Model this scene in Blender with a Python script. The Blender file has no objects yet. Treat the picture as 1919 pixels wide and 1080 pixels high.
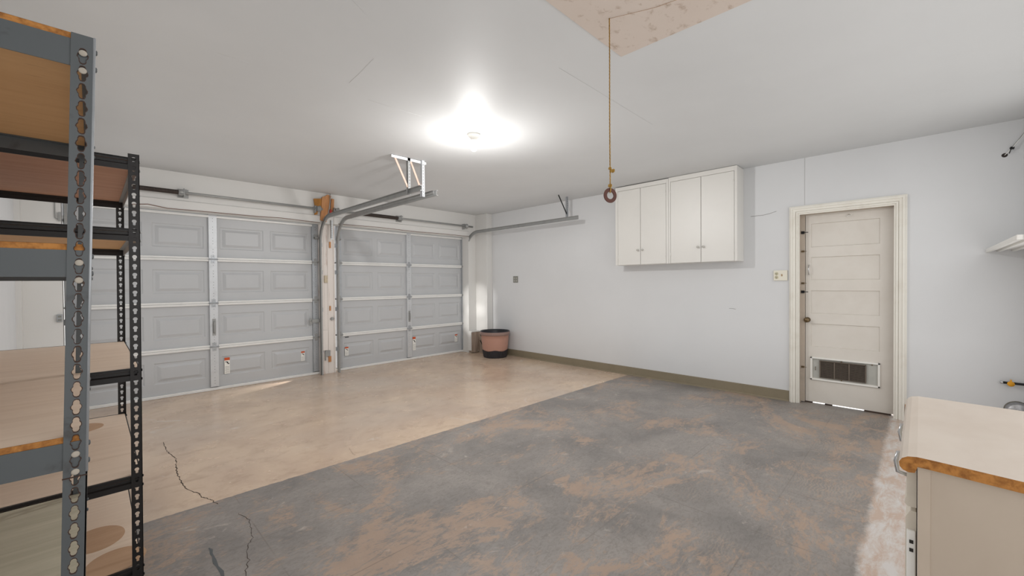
import bpy, math, random
from mathutils import Vector, Matrix
random.seed(7)
PI = math.pi
COL = bpy.context.scene.collection

# ------------------------------------------------------------------ helpers
def lin(c):
    return tuple(((v/255)/12.92 if v/255 <= .04045 else ((v/255+.055)/1.055)**2.4) for v in c)

class N:
    """tiny node-tree helper"""
    def __init__(s, name):
        s.m = bpy.data.materials.new(name); s.m.use_nodes = True
        s.t = s.m.node_tree; s.b = s.t.nodes['Principled BSDF']
        s.co = s.t.nodes.new('ShaderNodeTexCoord').outputs['Object']
    def new(s, k, **kw):
        n = s.t.nodes.new(k)
        for a, v in kw.items(): setattr(n, a, v)
        return n
    def put(s, sock, v):
        if isinstance(v, bpy.types.NodeSocket): s.t.links.new(v, sock)
        elif isinstance(v, (tuple, list)) and sock.type == 'RGBA': sock.default_value = (*v[:3], 1)
        else: sock.default_value = v
    def noise(s, scale, detail=4, rough=.55, dist=0, vec=None, stretch=None):
        n = s.new('ShaderNodeTexNoise')
        v = vec or s.co
        if stretch:
            mp = s.new('ShaderNodeMapping'); s.put(mp.inputs['Vector'], v); mp.inputs['Scale'].default_value = stretch; v = mp.outputs[0]
        s.put(n.inputs['Vector'], v); n.inputs['Scale'].default_value = scale
        n.inputs['Detail'].default_value = detail; n.inputs['Roughness'].default_value = rough; n.inputs['Distortion'].default_value = dist
        return n.outputs['Fac']
    def mrange(s, v, a, b, c=0, d=1, smooth=False):
        n = s.new('ShaderNodeMapRange'); n.interpolation_type = 'SMOOTHSTEP' if smooth else 'LINEAR'
        s.put(n.inputs['Value'], v)
        for i, x in zip(('From Min', 'From Max', 'To Min', 'To Max'), (a, b, c, d)): s.put(n.inputs[i], x)
        return n.outputs[0]
    def math(s, op, a, b=0.0):
        n = s.new('ShaderNodeMath', operation=op); s.put(n.inputs[0], a); s.put(n.inputs[1], b); return n.outputs[0]
    def mix(s, f, a, b, mode='MIX'):
        n = s.new('ShaderNodeMix', data_type='RGBA', blend_type=mode)
        s.put(n.inputs['Factor'], f); s.put(n.inputs[6], a); s.put(n.inputs[7], b); return n.outputs[2]
    def xyz(s):
        n = s.new('ShaderNodeSeparateXYZ'); s.put(n.inputs[0], s.co); return n.outputs
    def bump(s, h, strength=.2, dist=.01):
        n = s.new('ShaderNodeBump'); n.inputs['Strength'].default_value = strength; n.inputs['Distance'].default_value = dist
        s.put(n.inputs['Height'], h); s.put(s.b.inputs['Normal'], n.outputs[0])
    def out(s, col, rough=.5, metal=0, spec=None):
        s.put(s.b.inputs['Base Color'], col); s.put(s.b.inputs['Roughness'], rough); s.put(s.b.inputs['Metallic'], metal)
        if spec is not None: s.b.inputs['Specular IOR Level'].default_value = spec
        return s.m

def simple(name, c, rough=.5, metal=0, var=.0, scale=6, bump=0, spec=None, stretch=None, dark=None, amt=(.5, .75)):
    n = N(name); c = lin(c)
    if var or dark:
        f = n.noise(scale, 5, .6, .3, stretch=stretch)
        d = lin(dark) if dark else tuple(v*(1-var) for v in c)
        col = n.mix(n.mrange(f, *amt), c, d)
    else: col = c
    if bump: n.bump(n.noise(scale*4, 3, stretch=stretch), bump, .004)
    return n.out(col, rough, metal, spec)

class MB:
    def __init__(s): s.v = []; s.f = []; s.mi = []; s.sm = []
    def add(s, vs, fs, mi=0, smooth=False):
        o = len(s.v); s.v += [tuple(v) for v in vs]
        for f in fs: s.f.append(tuple(i+o for i in f)); s.mi.append(mi); s.sm.append(smooth)
        return s
    def box(s, x0, x1, y0, y1, z0, z1, mi=0):
        x0, x1 = min(x0, x1), max(x0, x1); y0, y1 = min(y0, y1), max(y0, y1); z0, z1 = min(z0, z1), max(z0, z1)
        vs = [(x, y, z) for x in (x0, x1) for y in (y0, y1) for z in (z0, z1)]
        fs = [(0, 1, 3, 2), (4, 6, 7, 5), (0, 4, 5, 1), (2, 3, 7, 6), (0, 2, 6, 4), (1, 5, 7, 3)]
        return s.add(vs, fs, mi)
    def obox(s, c, hx, hy, hz, M, mi=0):
        vs = [Vector(c) + M @ Vector((x*hx, y*hy, z*hz)) for x in (-1, 1) for y in (-1, 1) for z in (-1, 1)]
        fs = [(0, 1, 3, 2), (4, 6, 7, 5), (0, 4, 5, 1), (2, 3, 7, 6), (0, 2, 6, 4), (1, 5, 7, 3)]
        return s.add(vs, fs, mi)
    def prism(s, pts, a0, a1, ax=0, mi=0, capmi=None, smooth=False):
        """pts: closed 2D polygon, extruded along axis ax from a0 to a1 (a0/a1 may be functions of the 2D point)"""
        n = len(pts); g0 = a0 if callable(a0) else (lambda p: a0); g1 = a1 if callable(a1) else (lambda p: a1)
        def P(p, a):
            return {0: (a, p[0], p[1]), 1: (p[0], a, p[1]), 2: (p[0], p[1], a)}[ax]
        vs = [P(p, g0(p)) for p in pts] + [P(p, g1(p)) for p in pts]
        s.add(vs, [(i, (i+1) % n, n+(i+1) % n, n+i) for i in range(n)], mi, smooth)
        cm = mi if capmi is None else capmi
        s.add(vs[:n], [tuple(range(n))][:1], cm); s.add(vs[n:], [tuple(reversed(range(n)))], cm)
        return s
    def tube(s, path, r, seg=10, mi=0, closed=False, rr=None):
        P = [Vector(p) for p in path]; n = len(P); rings = []; up = None
        for i in range(n):
            a = P[(i-1) % n] if (closed or i > 0) else P[i]; b = P[(i+1) % n] if (closed or i < n-1) else P[i]
            t = (b-a).normalized()
            if up is None: up = t.orthogonal().normalized()
            up = (up - t*up.dot(t)).normalized(); w = t.cross(up)
            rad = rr[i] if rr else r
            rings.append([P[i] + (up*math.cos(2*PI*k/seg) + w*math.sin(2*PI*k/seg))*rad for k in range(seg)])
        vs = [v for g in rings for v in g]; fs = []
        for i in range(n if closed else n-1):
            j = (i+1) % n
            for k in range(seg): fs.append((i*seg+k, i*seg+(k+1) % seg, j*seg+(k+1) % seg, j*seg+k))
        if not closed: fs += [tuple(reversed(range(seg))), tuple((n-1)*seg+k for k in range(seg))]
        return s.add(vs, fs, mi, True)
    def lathe(s, prof, c, ax=(0, 0, 1), seg=32, mi=0, smooth=True, sx=1, rot=0, cap=True):
        """prof: list of (r, h)"""
        A = Vector(ax).normalized(); U = A.orthogonal().normalized() if abs(A.z) < .99 else Vector((1, 0, 0)); W = A.cross(U); c = Vector(c)
        vs = []; fs = []
        for r, h in prof:
            for k in range(seg):
                a = 2*PI*k/seg + rot; vs.append(c + A*h + U*(r*sx*math.cos(a)) + W*(r*math.sin(a)))
        for i in range(len(prof)-1):
            for k in range(seg): fs.append((i*seg+k, i*seg+(k+1) % seg, (i+1)*seg+(k+1) % seg, (i+1)*seg+k))
        if cap and prof[0][0] > 1e-5: fs.append(tuple(reversed(range(seg))))
        if cap and prof[-1][0] > 1e-5: fs.append(tuple((len(prof)-1)*seg+k for k in range(seg)))
        return s.add(vs, fs, mi, smooth)
    def shear(s, fn): s.v = [fn(*v) for v in s.v]; return s
    def build(s, name, mats, parent=None, bevel=0, kind=None, label=None, cat=None, group=None, loc=None):
        if not isinstance(mats, (list, tuple)): mats = [mats]
        off = Vector((0, 0, 0))
        if parent is not None:
            p = parent
            while p is not None: off = off + Vector(p.location); p = p.parent
        l = Vector(loc) if loc else Vector((0, 0, 0))
        me = bpy.data.meshes.new(name); me.from_pydata([tuple(Vector(v)-off-l) for v in s.v], [], s.f)
        for m in mats: me.materials.append(m)
        for p, mi, sm in zip(me.polygons, s.mi, s.sm): p.material_index = mi; p.use_smooth = sm
        me.validate(); me.update()
        o = bpy.data.objects.new(name, me); COL.objects.link(o); o.location = l
        if parent is not None: o.parent = parent
        if bevel:
            b = o.modifiers.new('bevel', 'BEVEL'); b.width = bevel; b.segments = 2; b.limit_method = 'ANGLE'; b.angle_limit = .6
        return tag(o, label, cat, group, kind)

def tag(o, label=None, cat=None, group=None, kind=None):
    if label: o['label'] = label
    if cat: o['category'] = cat
    if group: o['group'] = group
    if kind: o['kind'] = kind
    return o
def thing(name, loc, label, cat, group=None, kind=None):
    o = bpy.data.objects.new(name, None); COL.objects.link(o); o.location = loc; o.empty_display_size = .05
    return tag(o, label, cat, group, kind)
B = lambda *a, **k: MB().box(*a, **k)

# ------------------------------------------------------------------ materials
def wall_mat(name, c, r=.6, seed=0.0, scuff=.5):
    n = N(name); c = lin(c)
    big = n.noise(.9, 4, .6); fine = n.noise(14, 6, .7, stretch=(1, 1, 1.7))
    col = n.mix(n.mrange(big, .35, .7), c, tuple(v*.955 for v in c))
    col = n.mix(n.mrange(fine, .70, .78, 0, .25*scuff), col, tuple(v*.7 for v in c))
    n.bump(n.noise(3.0, 6, .6), .12, .02)
    return n.out(col, n.mrange(n.noise(5, 3), .3, .7, r-.05, r+.1), 0, .35)
M = {}
M['wall'] = wall_mat('white_wall_paint', (212, 213, 214))
M['garagewall'] = wall_mat('old_white_wall_paint', (216, 215, 212), .55)
def ceil_mat():
    n = N('ceiling_paint'); c = lin((203, 204, 204))
    col = n.mix(n.mrange(n.noise(.7, 4, .6), .35, .7), c, tuple(v*.94 for v in c))
    x, y, z = n.xyz()
    n.bump(n.noise(1.6, 2, .4, 0), .10, .02)
    return n.out(col, .6, 0, .12)
M['ceiling'] = ceil_mat()
def floor_mat():
    n = N('worn_concrete'); x, y, z = n.xyz()
    # bare warm concrete
    a = n.noise(1.3, 7, .62, .6); b = n.noise(5, 8, .7, .4, stretch=(1, 1.5, 1)); c = n.noise(.6, 3, .5, 0)
    warm = n.mix(n.mrange(a, .34, .66), lin((204, 182, 159)), lin((181, 158, 139)))
    warm = n.mix(n.mrange(b, .5, .76, 0, .6), warm, lin((146, 122, 103)))
    warm = n.mix(n.mrange(c, .45, .7, 0, .55), warm, lin((186, 176, 166)))
    warm = n.mix(n.mrange(n.noise(2.2, 5, .6, 2), .64, .7, 0, .5), warm, lin((206, 196, 186)))
    warm = n.mix(n.mrange(n.noise(9, 4, .6), .70, .76, 0, .6), warm, lin((116, 92, 76)))
    # concrete left bare at the cabinet end, greyer and streaked
    edge = n.mix(n.mrange(n.noise(5, 9, .72, .35, stretch=(1, 3.2, 1)), .42, .6), lin((180, 160, 146)), lin((194, 190, 187)))
    # black adhesive
    dk = n.mix(n.mrange(n.noise(2.0, 6, .6, .5), .35, .65), lin((121, 117, 114)), lin((147, 141, 136)))
    dk = n.mix(n.mrange(n.noise(24, 6, .75, 1.5, stretch=(1, 1.8, 1)), .45, .7, 0, .5), dk, lin((92, 86, 82)))
    tan = n.mix(n.noise(7, 5, .6), lin((174, 150, 131)), lin((148, 128, 113)))
    w = n.math('ADD', n.math('MULTIPLY', n.noise(1.25, 9, .72, .9, stretch=(1, 1.35, 1)), .6),
               n.math('MULTIPLY', n.noise(9, 9, .8, 1.5, stretch=(1, 2.2, 1)), .40))
    dk = n.mix(n.mrange(w, .508, .560, 0, .85), dk, tan)
    dk = n.mix(n.mrange(n.noise(2.6, 9, .75, 2.2, stretch=(1, 1.6, 1)), .60, .68, 0, .45), dk, lin((196, 184, 174)))
    # comb marks of the old tile adhesive
    wv = n.new('ShaderNodeTexWave', wave_type='RINGS'); mp = n.new('ShaderNodeMapping'); n.put(mp.inputs['Vector'], n.co)
    n.put(wv.inputs['Vector'], mp.outputs[0]); wv.inputs['Scale'].default_value = 17; wv.inputs['Distortion'].default_value = 14; wv.inputs['Detail'].default_value = 2
    wv.inputs['Detail Scale'].default_value = .6
    near = n.mrange(y, 1.7, .5, 0, 1, True)
    comb = n.math('MULTIPLY', n.math('MULTIPLY', n.mrange(wv.outputs['Fac'], .5, .9), near), n.mrange(n.noise(1.6, 3), .52, .64, 0, .3))
    dk = n.mix(comb, dk, lin((176, 156, 138)))
    # old tile grid
    br = n.new('ShaderNodeTexBrick'); n.put(br.inputs['Vector'], n.co); br.offset = 0; br.inputs['Scale'].default_value = 1
    br.inputs['Brick Width'].default_value = .61; br.inputs['Row Height'].default_value = .61; br.inputs['Mortar Size'].default_value = .004
    br.inputs['Mortar Smooth'].default_value = .6
    dk = n.mix(n.math('MULTIPLY', br.outputs['Fac'], n.mrange(n.noise(1.7, 2), .42, .6, 0, .45)), dk, lin((92, 84, 78)))
    # region masks
    far = n.math('SUBTRACT', 3.075, n.math('MULTIPLY', x, .021))
    yn = n.math('ADD', y, n.math('MULTIPLY', n.math('SUBTRACT', n.noise(22, 4, .6), .5), .03))
    m1 = n.math('LESS_THAN', yn, far)
    yn2 = n.math('ADD', y, n.math('MULTIPLY', n.math('SUBTRACT', n.noise(6, 8, .8), .5), .11))
    m2 = n.mrange(yn2, .185, .215)
    base = n.mix(n.mrange(y, .4, .8), edge, warm)
    mask = n.math('MULTIPLY', m1, m2)
    col = n.mix(mask, base, dk)
    rough = n.mix(mask, (.25,)*3, (.46,)*3)
    r = n.math('ADD', n.math('MULTIPLY', n.math('SUBTRACT', n.noise(5, 5), .5), .22), rough)
    n.bump(n.math('ADD', n.noise(18, 8, .7), n.math('MULTIPLY', mask, w)), .12, .006)
    return n.out(col, r, 0, .45)
M['floor'] = floor_mat()
M['gdoor'] = simple('grey_door_enamel', (185, 187, 189), .42, 0, .05, 2, .03)
M['rail'] = simple('white_section_edge', (226, 226, 224), .35, 0, .06, 9)
M['galv'] = simple('galvanized_steel', (178, 182, 186), .36, .55, .16, 14)
M['galvd'] = simple('dull_galvanized_steel', (158, 159, 158), .45, .3, .15, 10)
M['galvw'] = simple('pale_galvanized_steel', (205, 208, 211), .4, .35, .12, 10)
M['dot'] = simple('punched_hole_dark', (70, 72, 76), .6)
M['greypost'] = simple('grey_shelf_steel', (84, 88, 90), .42, .15, dark=(60, 56, 54), scale=9, amt=(.62, .75))
M['rust'] = simple('rusty_hole_edge', (62, 44, 36), .8, 0, .4, 60)
M['black'] = simple('black_shelf_steel', (31, 29, 29), .38, .1, .2, 12)
M['particle'] = simple('particleboard_edge', (178, 122, 62), .8, 0, dark=(132, 84, 38), scale=60, amt=(.4, .65), bump=.2)
def wood(name, a, b, sc=2.0, st=(1, 9, 9), rough=.6, stain=None):
    n = N(name)
    f = n.noise(sc, 6, .6, .8, stretch=st); col = n.mix(n.mrange(f, .3, .7), lin(a), lin(b))
    col = n.mix(n.mrange(n.noise(sc*6, 4, .6, 0, stretch=st), .66, .74, 0, .5), col, tuple(v*.6 for v in lin(b)))
    return n.out(col, rough, 0, .3)
M['rivet'] = simple('dusty_rivet_head', (172, 164, 152), .6, 0, .2, 60)
M['ply'] = wood('plywood_pale', (218, 200, 182), (205, 185, 166))
M['plyred'] = wood('plywood_reddish', (192, 150, 126), (176, 134, 110))
M['plytan'] = wood('hardboard_tan', (196, 156, 112), (184, 144, 100), 1.5)
M['plygreen'] = wood('greenish_weathered_board', (186, 180, 162), (164, 158, 140))
M['stain'] = wood('brown_ring_stain', (186, 154, 126), (170, 138, 110))
M['cab'] = simple('cabinet_white_paint', (218, 216, 211), .38, 0, .03, 3, .02)
M['knob'] = simple('cabinet_knob', (186, 184, 178), .35)
M['cabseam'] = simple('cabinet_gap_dark', (120, 116, 108), .8)
M['trimw'] = simple('door_trim_cream', (226, 223, 214), .45, 0, dark=(216, 211, 200), scale=7, amt=(.5, .75))
M['leaf'] = simple('door_leaf_beige', (214, 209, 201), .5, 0, dark=(207, 201, 192), scale=3, amt=(.45, .75), bump=.02)
M['jamb'] = simple('door_jamb_beige', (186, 174, 160), .6, 0, .15, 6)
M['base'] = simple('olive_taupe_baseboard', (134, 124, 104), .55, 0, .1, 5)
M['brass'] = simple('aged_brass', (126, 108, 82), .35, .8, .3, 30)
M['iron'] = simple('black_iron', (34, 34, 36), .5, .4)
M['white'] = simple('white_plastic', (232, 231, 226), .4)
M['cream'] = simple('outlet_cream', (206, 200, 172), .5)
M['greyplate'] = simple('grey_outlet_plate', (132, 132, 126), .5)
M['slot'] = simple('dark_slot', (46, 44, 42), .7)
M['rope'] = simple('yellow_poly_rope', (176, 138, 62), .6, 0, dark=(122, 92, 36), scale=220, amt=(.42, .58))
M['ring'] = simple('brown_ring', (80, 40, 28), .5, 0, .3, 20)
M['orangewood'] = simple('bare_wood_orange', (196, 142, 96), .7, 0, dark=(168, 116, 74), scale=4, amt=(.4, .65), stretch=(6, 6, 1))
M['amber'] = simple('amber_wood', (178, 122, 52), .6, 0, .3, 8)
M['oldwood'] = simple('weathered_wood', (176, 160, 146), .8, 0, dark=(140, 124, 110), scale=3, amt=(.4, .65), stretch=(8, 8, 1))
M['whitewood'] = simple('peeling_white_wood', (226, 219, 213), .6, 0, dark=(170, 138, 122), scale=2.2, amt=(.58, .70), stretch=(9, 9, .7), bump=.1)
M['terra'] = simple('terracotta_plastic', (180, 138, 122), .5, 0, .06, 6)
M['terrad'] = simple('dusty_rim', (142, 118, 110), .5)
M['blackplastic'] = simple('black_plastic', (42, 42, 47), .45, 0, .2, 30)
M['countertop'] = simple('laminate_beige', (201, 190, 178), .4, 0, dark=(192, 179, 166), scale=5, amt=(.35, .75), stretch=(1, 1.6, 1))
M['cream_side'] = simple('cream_cabinet_side', (186, 172, 156), .55, 0, dark=(176, 161, 145), scale=2.5, amt=(.4, .75))
M['cream_frame'] = simple('cream_cabinet_frame', (212, 204, 190), .5, 0, .08, 8)
M['chrome'] = simple('chrome', (210, 212, 214), .2, .95)
M['vent'] = simple('vent_slats', (118, 108, 98), .5, .3, .2, 20)
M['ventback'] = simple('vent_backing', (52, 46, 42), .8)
M['plastic'] = simple('clear_flap_grey', (178, 178, 172), .3, 0, .1, 6)
M['orange'] = simple('orange_label', (196, 84, 44), .5)
M['yellow'] = simple('yellow_valve_handle', (226, 160, 32), .4)
M['blue'] = simple('pale_blue_sheet', (176, 214, 222), .6, 0, .1, 8)
M['crack'] = simple('floor_crack', (62, 52, 46), .9)
M['seamw'] = simple('wall_seam', (186, 186, 185), .8)
M['pencil'] = simple('grey_scuff', (140, 140, 138), .8)
M['foil'] = simple('foil_duct', (190, 190, 192), .35, .7, .4, 25)
def hatch_mat():
    n = N('mildewed_plywood'); x, y, z = n.xyz()
    base = n.mix(n.noise(1.5, 4), lin((206, 195, 186)), lin((194, 180, 168)))
    ed = n.math('MAXIMUM', n.mrange(y, .9, 1.24, 0, 1), n.mrange(x, 1.75, 2.17, 0, .8))
    f = n.math('ADD', n.noise(13, 6, .65, .3, stretch=(1, 1.4, 1)), n.math('MULTIPLY', ed, .14))
    col = n.mix(n.mrange(f, .56, .74, 0, .75), base, lin((150, 126, 106)))
    return n.out(col, .7, 0, .2)
M['hatch'] = hatch_mat()
def emis(name, c, s):
    n = N(name); n.b.inputs['Emission Color'].default_value = (*lin(c), 1); n.b.inputs['Emission Strength'].default_value = s
    return n.out(lin(c), .4)
M['bulb'] = emis('lit_bulb', (255, 250, 242), 7)

# ------------------------------------------------------------------ room shell
XL, XR, YB, YF, H = -.50, 5.358, 6.12, -.70, 2.632
S = 'structure'
B(XL-.15, XR+.5, YF-.15, YB+.5, -.12, 0).build('floor', M['floor'], kind=S)
B(XL-.15, XR+.15, YF-.15, YB+.5, H, H+.12).build('ceiling', M['ceiling'], kind=S)
B(XL-.12, XL, YF-.15, YB+.4, 0, H).build('wall_left', M['wall'], kind=S)
B(XL, XR, YF-.12, YF, 0, H).build('wall_front', M['wall'], kind=S)
OY0, OY1, OZ = .18, .926, 2.03
w = MB().box(XR, XR+.13, YF-.15, OY0-.02, 0, H).box(XR, XR+.13, OY1+.02, YB+.4, 0, H).box(XR, XR+.13, OY0-.02, OY1+.02, OZ+.02, H)
wr = w.build('wall_right', M['wall'], kind=S)
MB().box(XR-.0012, XR, .880, .885, 2.13, H).build('panel_seam', M['seamw'], wr)
MB().tube([(XR, 1.40, 2.068), (XR-.001, 1.28, 2.068), (XR-.001, 1.21, 2.078), (XR, 1.143, 2.097)], .0022, 5).build('wall_scratch', M['pencil'], wr)
MB().tube([(XR, 1.63, .995), (XR-.001, 1.60, .997), (XR, 1.56, .99)], .002, 5).build('wall_scratch', M['pencil'], wr)
# garage wall: header, stubs
w = MB().box(XL, XR, YB, YB+.17, 2.20, H)
w.box(XL, -.205, YB, YB+.35, 0, 2.20).box(5.035, XR, YB, YB+.35, 0, 2.20)
wb = w.build('wall_back', M['garagewall'], kind=S)
hb = MB().prism([(YB, 2.20), (YB-.012, 2.20), (YB-.012, 2.300), (YB, 2.312)], -.205, 2.31, 0).prism([(YB, 2.20), (YB-.012, 2.20), (YB-.012, 2.300), (YB, 2.312)], 2.50, 5.035, 0)
hb.build('header_board', M['garagewall'], wb)
c = MB().tube([(.30, YB-.016, 2.205), (.45, YB-.02, 2.225), (.62, YB-.02, 2.20), (.9, YB-.016, 2.203), (1.5, YB-.016, 2.206), (1.8, YB-.02, 2.214), (2.3, YB-.016, 2.202)], .004, 6)
c.tube([(2.56, YB-.016, 2.208), (3.2, YB-.018, 2.216), (3.9, YB-.018, 2.205), (4.4, YB-.016, 2.212), (5.03, YB-.016, 2.21)], .004, 6)
c.build('weatherstrip', simple('brown_weatherstrip', (120, 92, 78), .7), wb)
# corner chase and left corner strip
B(5.218, XR, 5.80, YB, 0, H).build('trim_2', M['garagewall'], bevel=.004, kind=S)
B(XL, XL+.035, YB-.10, YB, 0, H).build('trim_4', M['garagewall'], kind=S)
# centre post between the two garage doors
cp = MB().box(2.345, 2.55, 6.245, 6.44, 0, 2.20).box(2.338, 2.352, 6.235, 6.25, 0, 2.19).box(2.452, 2.466, 6.236, 6.25, .0, 2.19).box(2.535, 2.552, 6.23, 6.25, 0, 2.19).box(2.40, 2.404, 6.242, 6.25, .7, 2.19)
cp = cp.build('trim_3', M['whitewood'], kind=S)
MB().box(2.360, 2.44, 6.222, 6.236, .35, .645).box(2.352, 2.372, 6.228, 6.236, 0.02, .36).build('patch_board', M['whitewood'], cp, bevel=.002)
MB().box(2.40, 2.47, 6.218, 6.234, .26, .345).box(2.395, 2.41, 6.22, 6.234, .20, .33).build('latch_plate', M['galvd'], cp)
MB().box(2.445, 2.485, 6.225, 6.236, .17, .255).box(2.475, 2.50, 6.228, 6.236, 1.86, 1.95).box(2.47, 2.49, 6.228, 6.236, .93, 1.0).build('bare_spot', M['orangewood'], cp)
MB().box(2.398, 2.448, 6.226, 6.244, 1.345, 1.45).build('switch_plate', simple('yellowed_plate', (196, 182, 158), .6, 0, .25, 30), cp, bevel=.003)
MB().box(2.49, 2.52, 6.215, 6.236, .79, .83).box(2.48, 2.54, 6.222, 6.236, .80, .815).build('strike_bracket', M['galvd'], cp)
# baseboard
MB().prism([(XR, 0), (XR-.022, 0), (XR-.020, .012), (XR-.013, .016), (XR-.012, .112), (XR, .116)], 1.022, 5.80, 1).build('baseboard_right', M['base'], kind=S)
B(XR-.03, XR-.0, .072, .098, 0, .155).build('trim_5', M['orangewood'], kind=S)
# casing of the house door
t = MB()
CW = .092; steps = [(0, .008), (.016, .008), (.0165, .019), (.030, .019), (.0305, .013), (.036, .013), (.0365, .022), (.060, .026), (.062, .036), (.076, .036), (.0775, .020), (CW, .017), (CW, 0), (0, 0)]
t.prism([(XR-d, OY1+a) for a, d in steps], 0, lambda p: OZ+(p[1]-OY1), 2)
t.prism([(XR-d, OY0-a) for a, d in steps], 0, lambda p: OZ+(OY0-p[1]), 2)
t.prism([(XR-d, OZ+a) for a, d in steps], lambda p: OY0-(p[1]-OZ), lambda p: OY1+(p[1]-OZ), 1)
t.build('trim_1', M['trimw'], kind=S)

# ------------------------------------------------------------------ house door (door_1)
LX = 5.455
d1 = thing('door_1', (LX, .55, 0), 'beige five panel interior door with pet door grille', 'door', kind=S)
j = MB().box(XR-.005, XR+.13, OY1, OY1+.02, 0, OZ+.02).box(XR-.005, XR+.13, OY0-.02, OY0, 0, OZ+.02).box(XR-.005, XR+.13, OY0-.02, OY1+.02, OZ, OZ+.02)
j.box(LX-.035, LX+.08, .893, OY1, 0.012, OZ)
j.build('door_frame', M['jamb'], d1)
def ring_cell(mb, cell, rects, mp, mi=0):
    """cell & nested rects (u0,u1,v0,v1,depth); mp maps (u,v,d)->xyz"""
    R = [(cell[0], cell[1], cell[2], cell[3], 0)] + rects
    vs = []
    for u0, u1, v0, v1, d in R: vs += [mp(u0, v0, d), mp(u1, v0, d), mp(u1, v1, d), mp(u0, v1, d)]
    fs = []
    for i in range(len(R)-1):
        for k in range(4): fs.append((i*4+k, i*4+(k+1) % 4, (i+1)*4+(k+1) % 4, (i+1)*4+k))
    fs.append(tuple(len(R)*4-4+k for k in range(4)))
    mb.add(vs, fs, mi)
lf = MB(); mp = lambda u, v, d: (LX+d, u, v)
pz = [(.968, 1.216), (1.328, 1.575), (1.682, 1.934), (.612, .860)]
pz = sorted(pz); cuts = [.52, .914, 1.272, 1.628, 2.03]
for (a, b), c0, c1 in zip(pz, cuts[:-1], cuts[1:]):
    ring_cell(lf, (.1815, .889, c0, c1), [(.284, .843, a, b, 0), (.289, .838, a+.005, b-.005, .013), (.30, .827, a+.016, b-.016, .013)], mp)
ring_cell(lf, (.1815, .889, .014, .52), [(.30, .825, .275, .485, 0), (.30, .825, .275, .485, .02)], mp)
lf.box(LX+.014, LX+.04, .1815, .889, .014, 2.03)
leafo = lf.build('door_leaf', M['leaf'], d1)
v = MB().box(LX-.016, LX+.002, .280, .845, .484, .500).box(LX-.016, LX+.002, .280, .845, .255, .271).box(LX-.016, LX+.002, .280, .296, .255, .5).box(LX-.016, LX+.002, .829, .845, .255, .5)
pv = v.build('pet_door_frame', M['white'], leafo, bevel=.002)
MB().box(LX+.004, LX+.010, .296, .829, .271, .484).build('flap_panel', M['plastic'], leafo)
MB().box(LX-.004, LX+.006, .385, .765, .292, .462).build('grille_backing', M['ventback'], leafo)
v = MB()
for k in range(15):
    z = .298+k*.0112
    v.prism([(LX-.012, z), (LX-.011, z-.001), (LX-.002, z+.005), (LX-.003, z+.006)], .39, .76, 1)
for y in (.385, .515, .635, .757): v.box(LX-.014, LX-.003, y-.002, y+.008, .292, .466)
v.box(LX-.014, LX-.003, .385, .765, .462, .47).box(LX-.014, LX-.003, .385, .765, .286, .293)
v.build('vent_grille', M['vent'], leafo)
v = MB()
for y, z in ((.58, .476), (.58, .281), (.34, .475)): v.lathe([(.006, 0), (.006, .006), (.003, .009)], (LX-.004, y, z), (-1, 0, 0), 10)
v.tube([(LX, .80, .395), (LX-.012, .80, .395), (LX-.012, .80, .36), (LX, .80, .36)], .0025, 6)
v.build('latch_screw', M['brass'], leafo)
MB().lathe([(.028, 0), (.028, .004), (.012, .008), (.011, .03), (.024, .042), (.027, .054), (.022, .064), (.0, .067)], (LX, .872, .898), (-1, 0, 0), 24).build('door_knob', M['brass'], d1)
MB().tube([(LX, .858, 1.49), (LX-.02, .858, 1.485), (LX-.036, .858, 1.455), (LX-.036, .858, 1.42), (LX-.02, .858, 1.39), (LX, .858, 1.385)], .005, 8).build('pull_handle', M['chrome'], d1)
MB().tube([(LX, .52, 2.0), (LX-.012, .52, 1.99), (LX-.02, .53, 1.975), (LX-.024, .54, 1.985)], .003, 6).tube([(LX, .53, 2.0), (LX-.012, .53, 1.99), (LX-.02, .515, 1.978), (LX-.022, .50, 1.99)], .003, 6).build('coat_hook', M['white'], d1)
for z, l in ((1.842, 1), (1.201, 1)):
    MB().box(LX-.05, LX-.036, .892, .922, z-.014, z+.014).tube([(LX-.04, .86, z), (LX-.04, .92, z)], .004, 8).build('slide_bolt', M['iron'], d1, bevel=.002)
for z in (1.639, 1.294, .386):
    MB().box(LX-.046, LX-.036, .895, .920, z-.009, z+.009).tube([(LX-.04, .875, z), (LX-.04, .915, z)], .003, 6).build('latch_keeper', M['brass'], d1)
MB().box(LX-.01, LX+.05, .83, .90, 0, .010).box(LX-.01, LX+.05, .66, .72, 0, .008).box(LX-.01, LX+.05, .2, .40, 0, .014).build('threshold', simple('threshold_dark', (70, 56, 48), .8), d1)

# ------------------------------------------------------------------ garage doors
DY = 6.336; FZ = [.035, .548, 1.095, 1.645, 2.235]
def label_part(parent, x0, x1, z0, z1, big):
    y = DY-.0085; m = MB(); h = z1-z0
    m.box(x0, x1, y-.001, y+.004, z0, z1, 0)
    if not big or True: m.box(x0, x1, y-.002, y, z1-.17*h, z1, 1)
    # falling-figure pictogram
    cx = (x0+x1)/2; r = (x1-x0)*.5
    a = z1-.24*h
    m.box(cx-r*.7, cx+r*.1, y-.002, y, a-.04*h, a, 2); m.box(cx-r*.1, cx+r*.4, y-.002, y, a-.12*h, a-.02*h, 2); m.box(cx+r*.2, cx+r*.8, y-.002, y, a-.17*h, a-.11*h, 2)
    for k in range(5): m.box(x0+r*.25, x1-r*.25, y-.002, y, z0+h*(.08+.085*k), z0+h*(.10+.085*k), 3)
    return m.build('warning_label', [M['white'], M['orange'], M['slot'], M['pencil']], parent)
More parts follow.
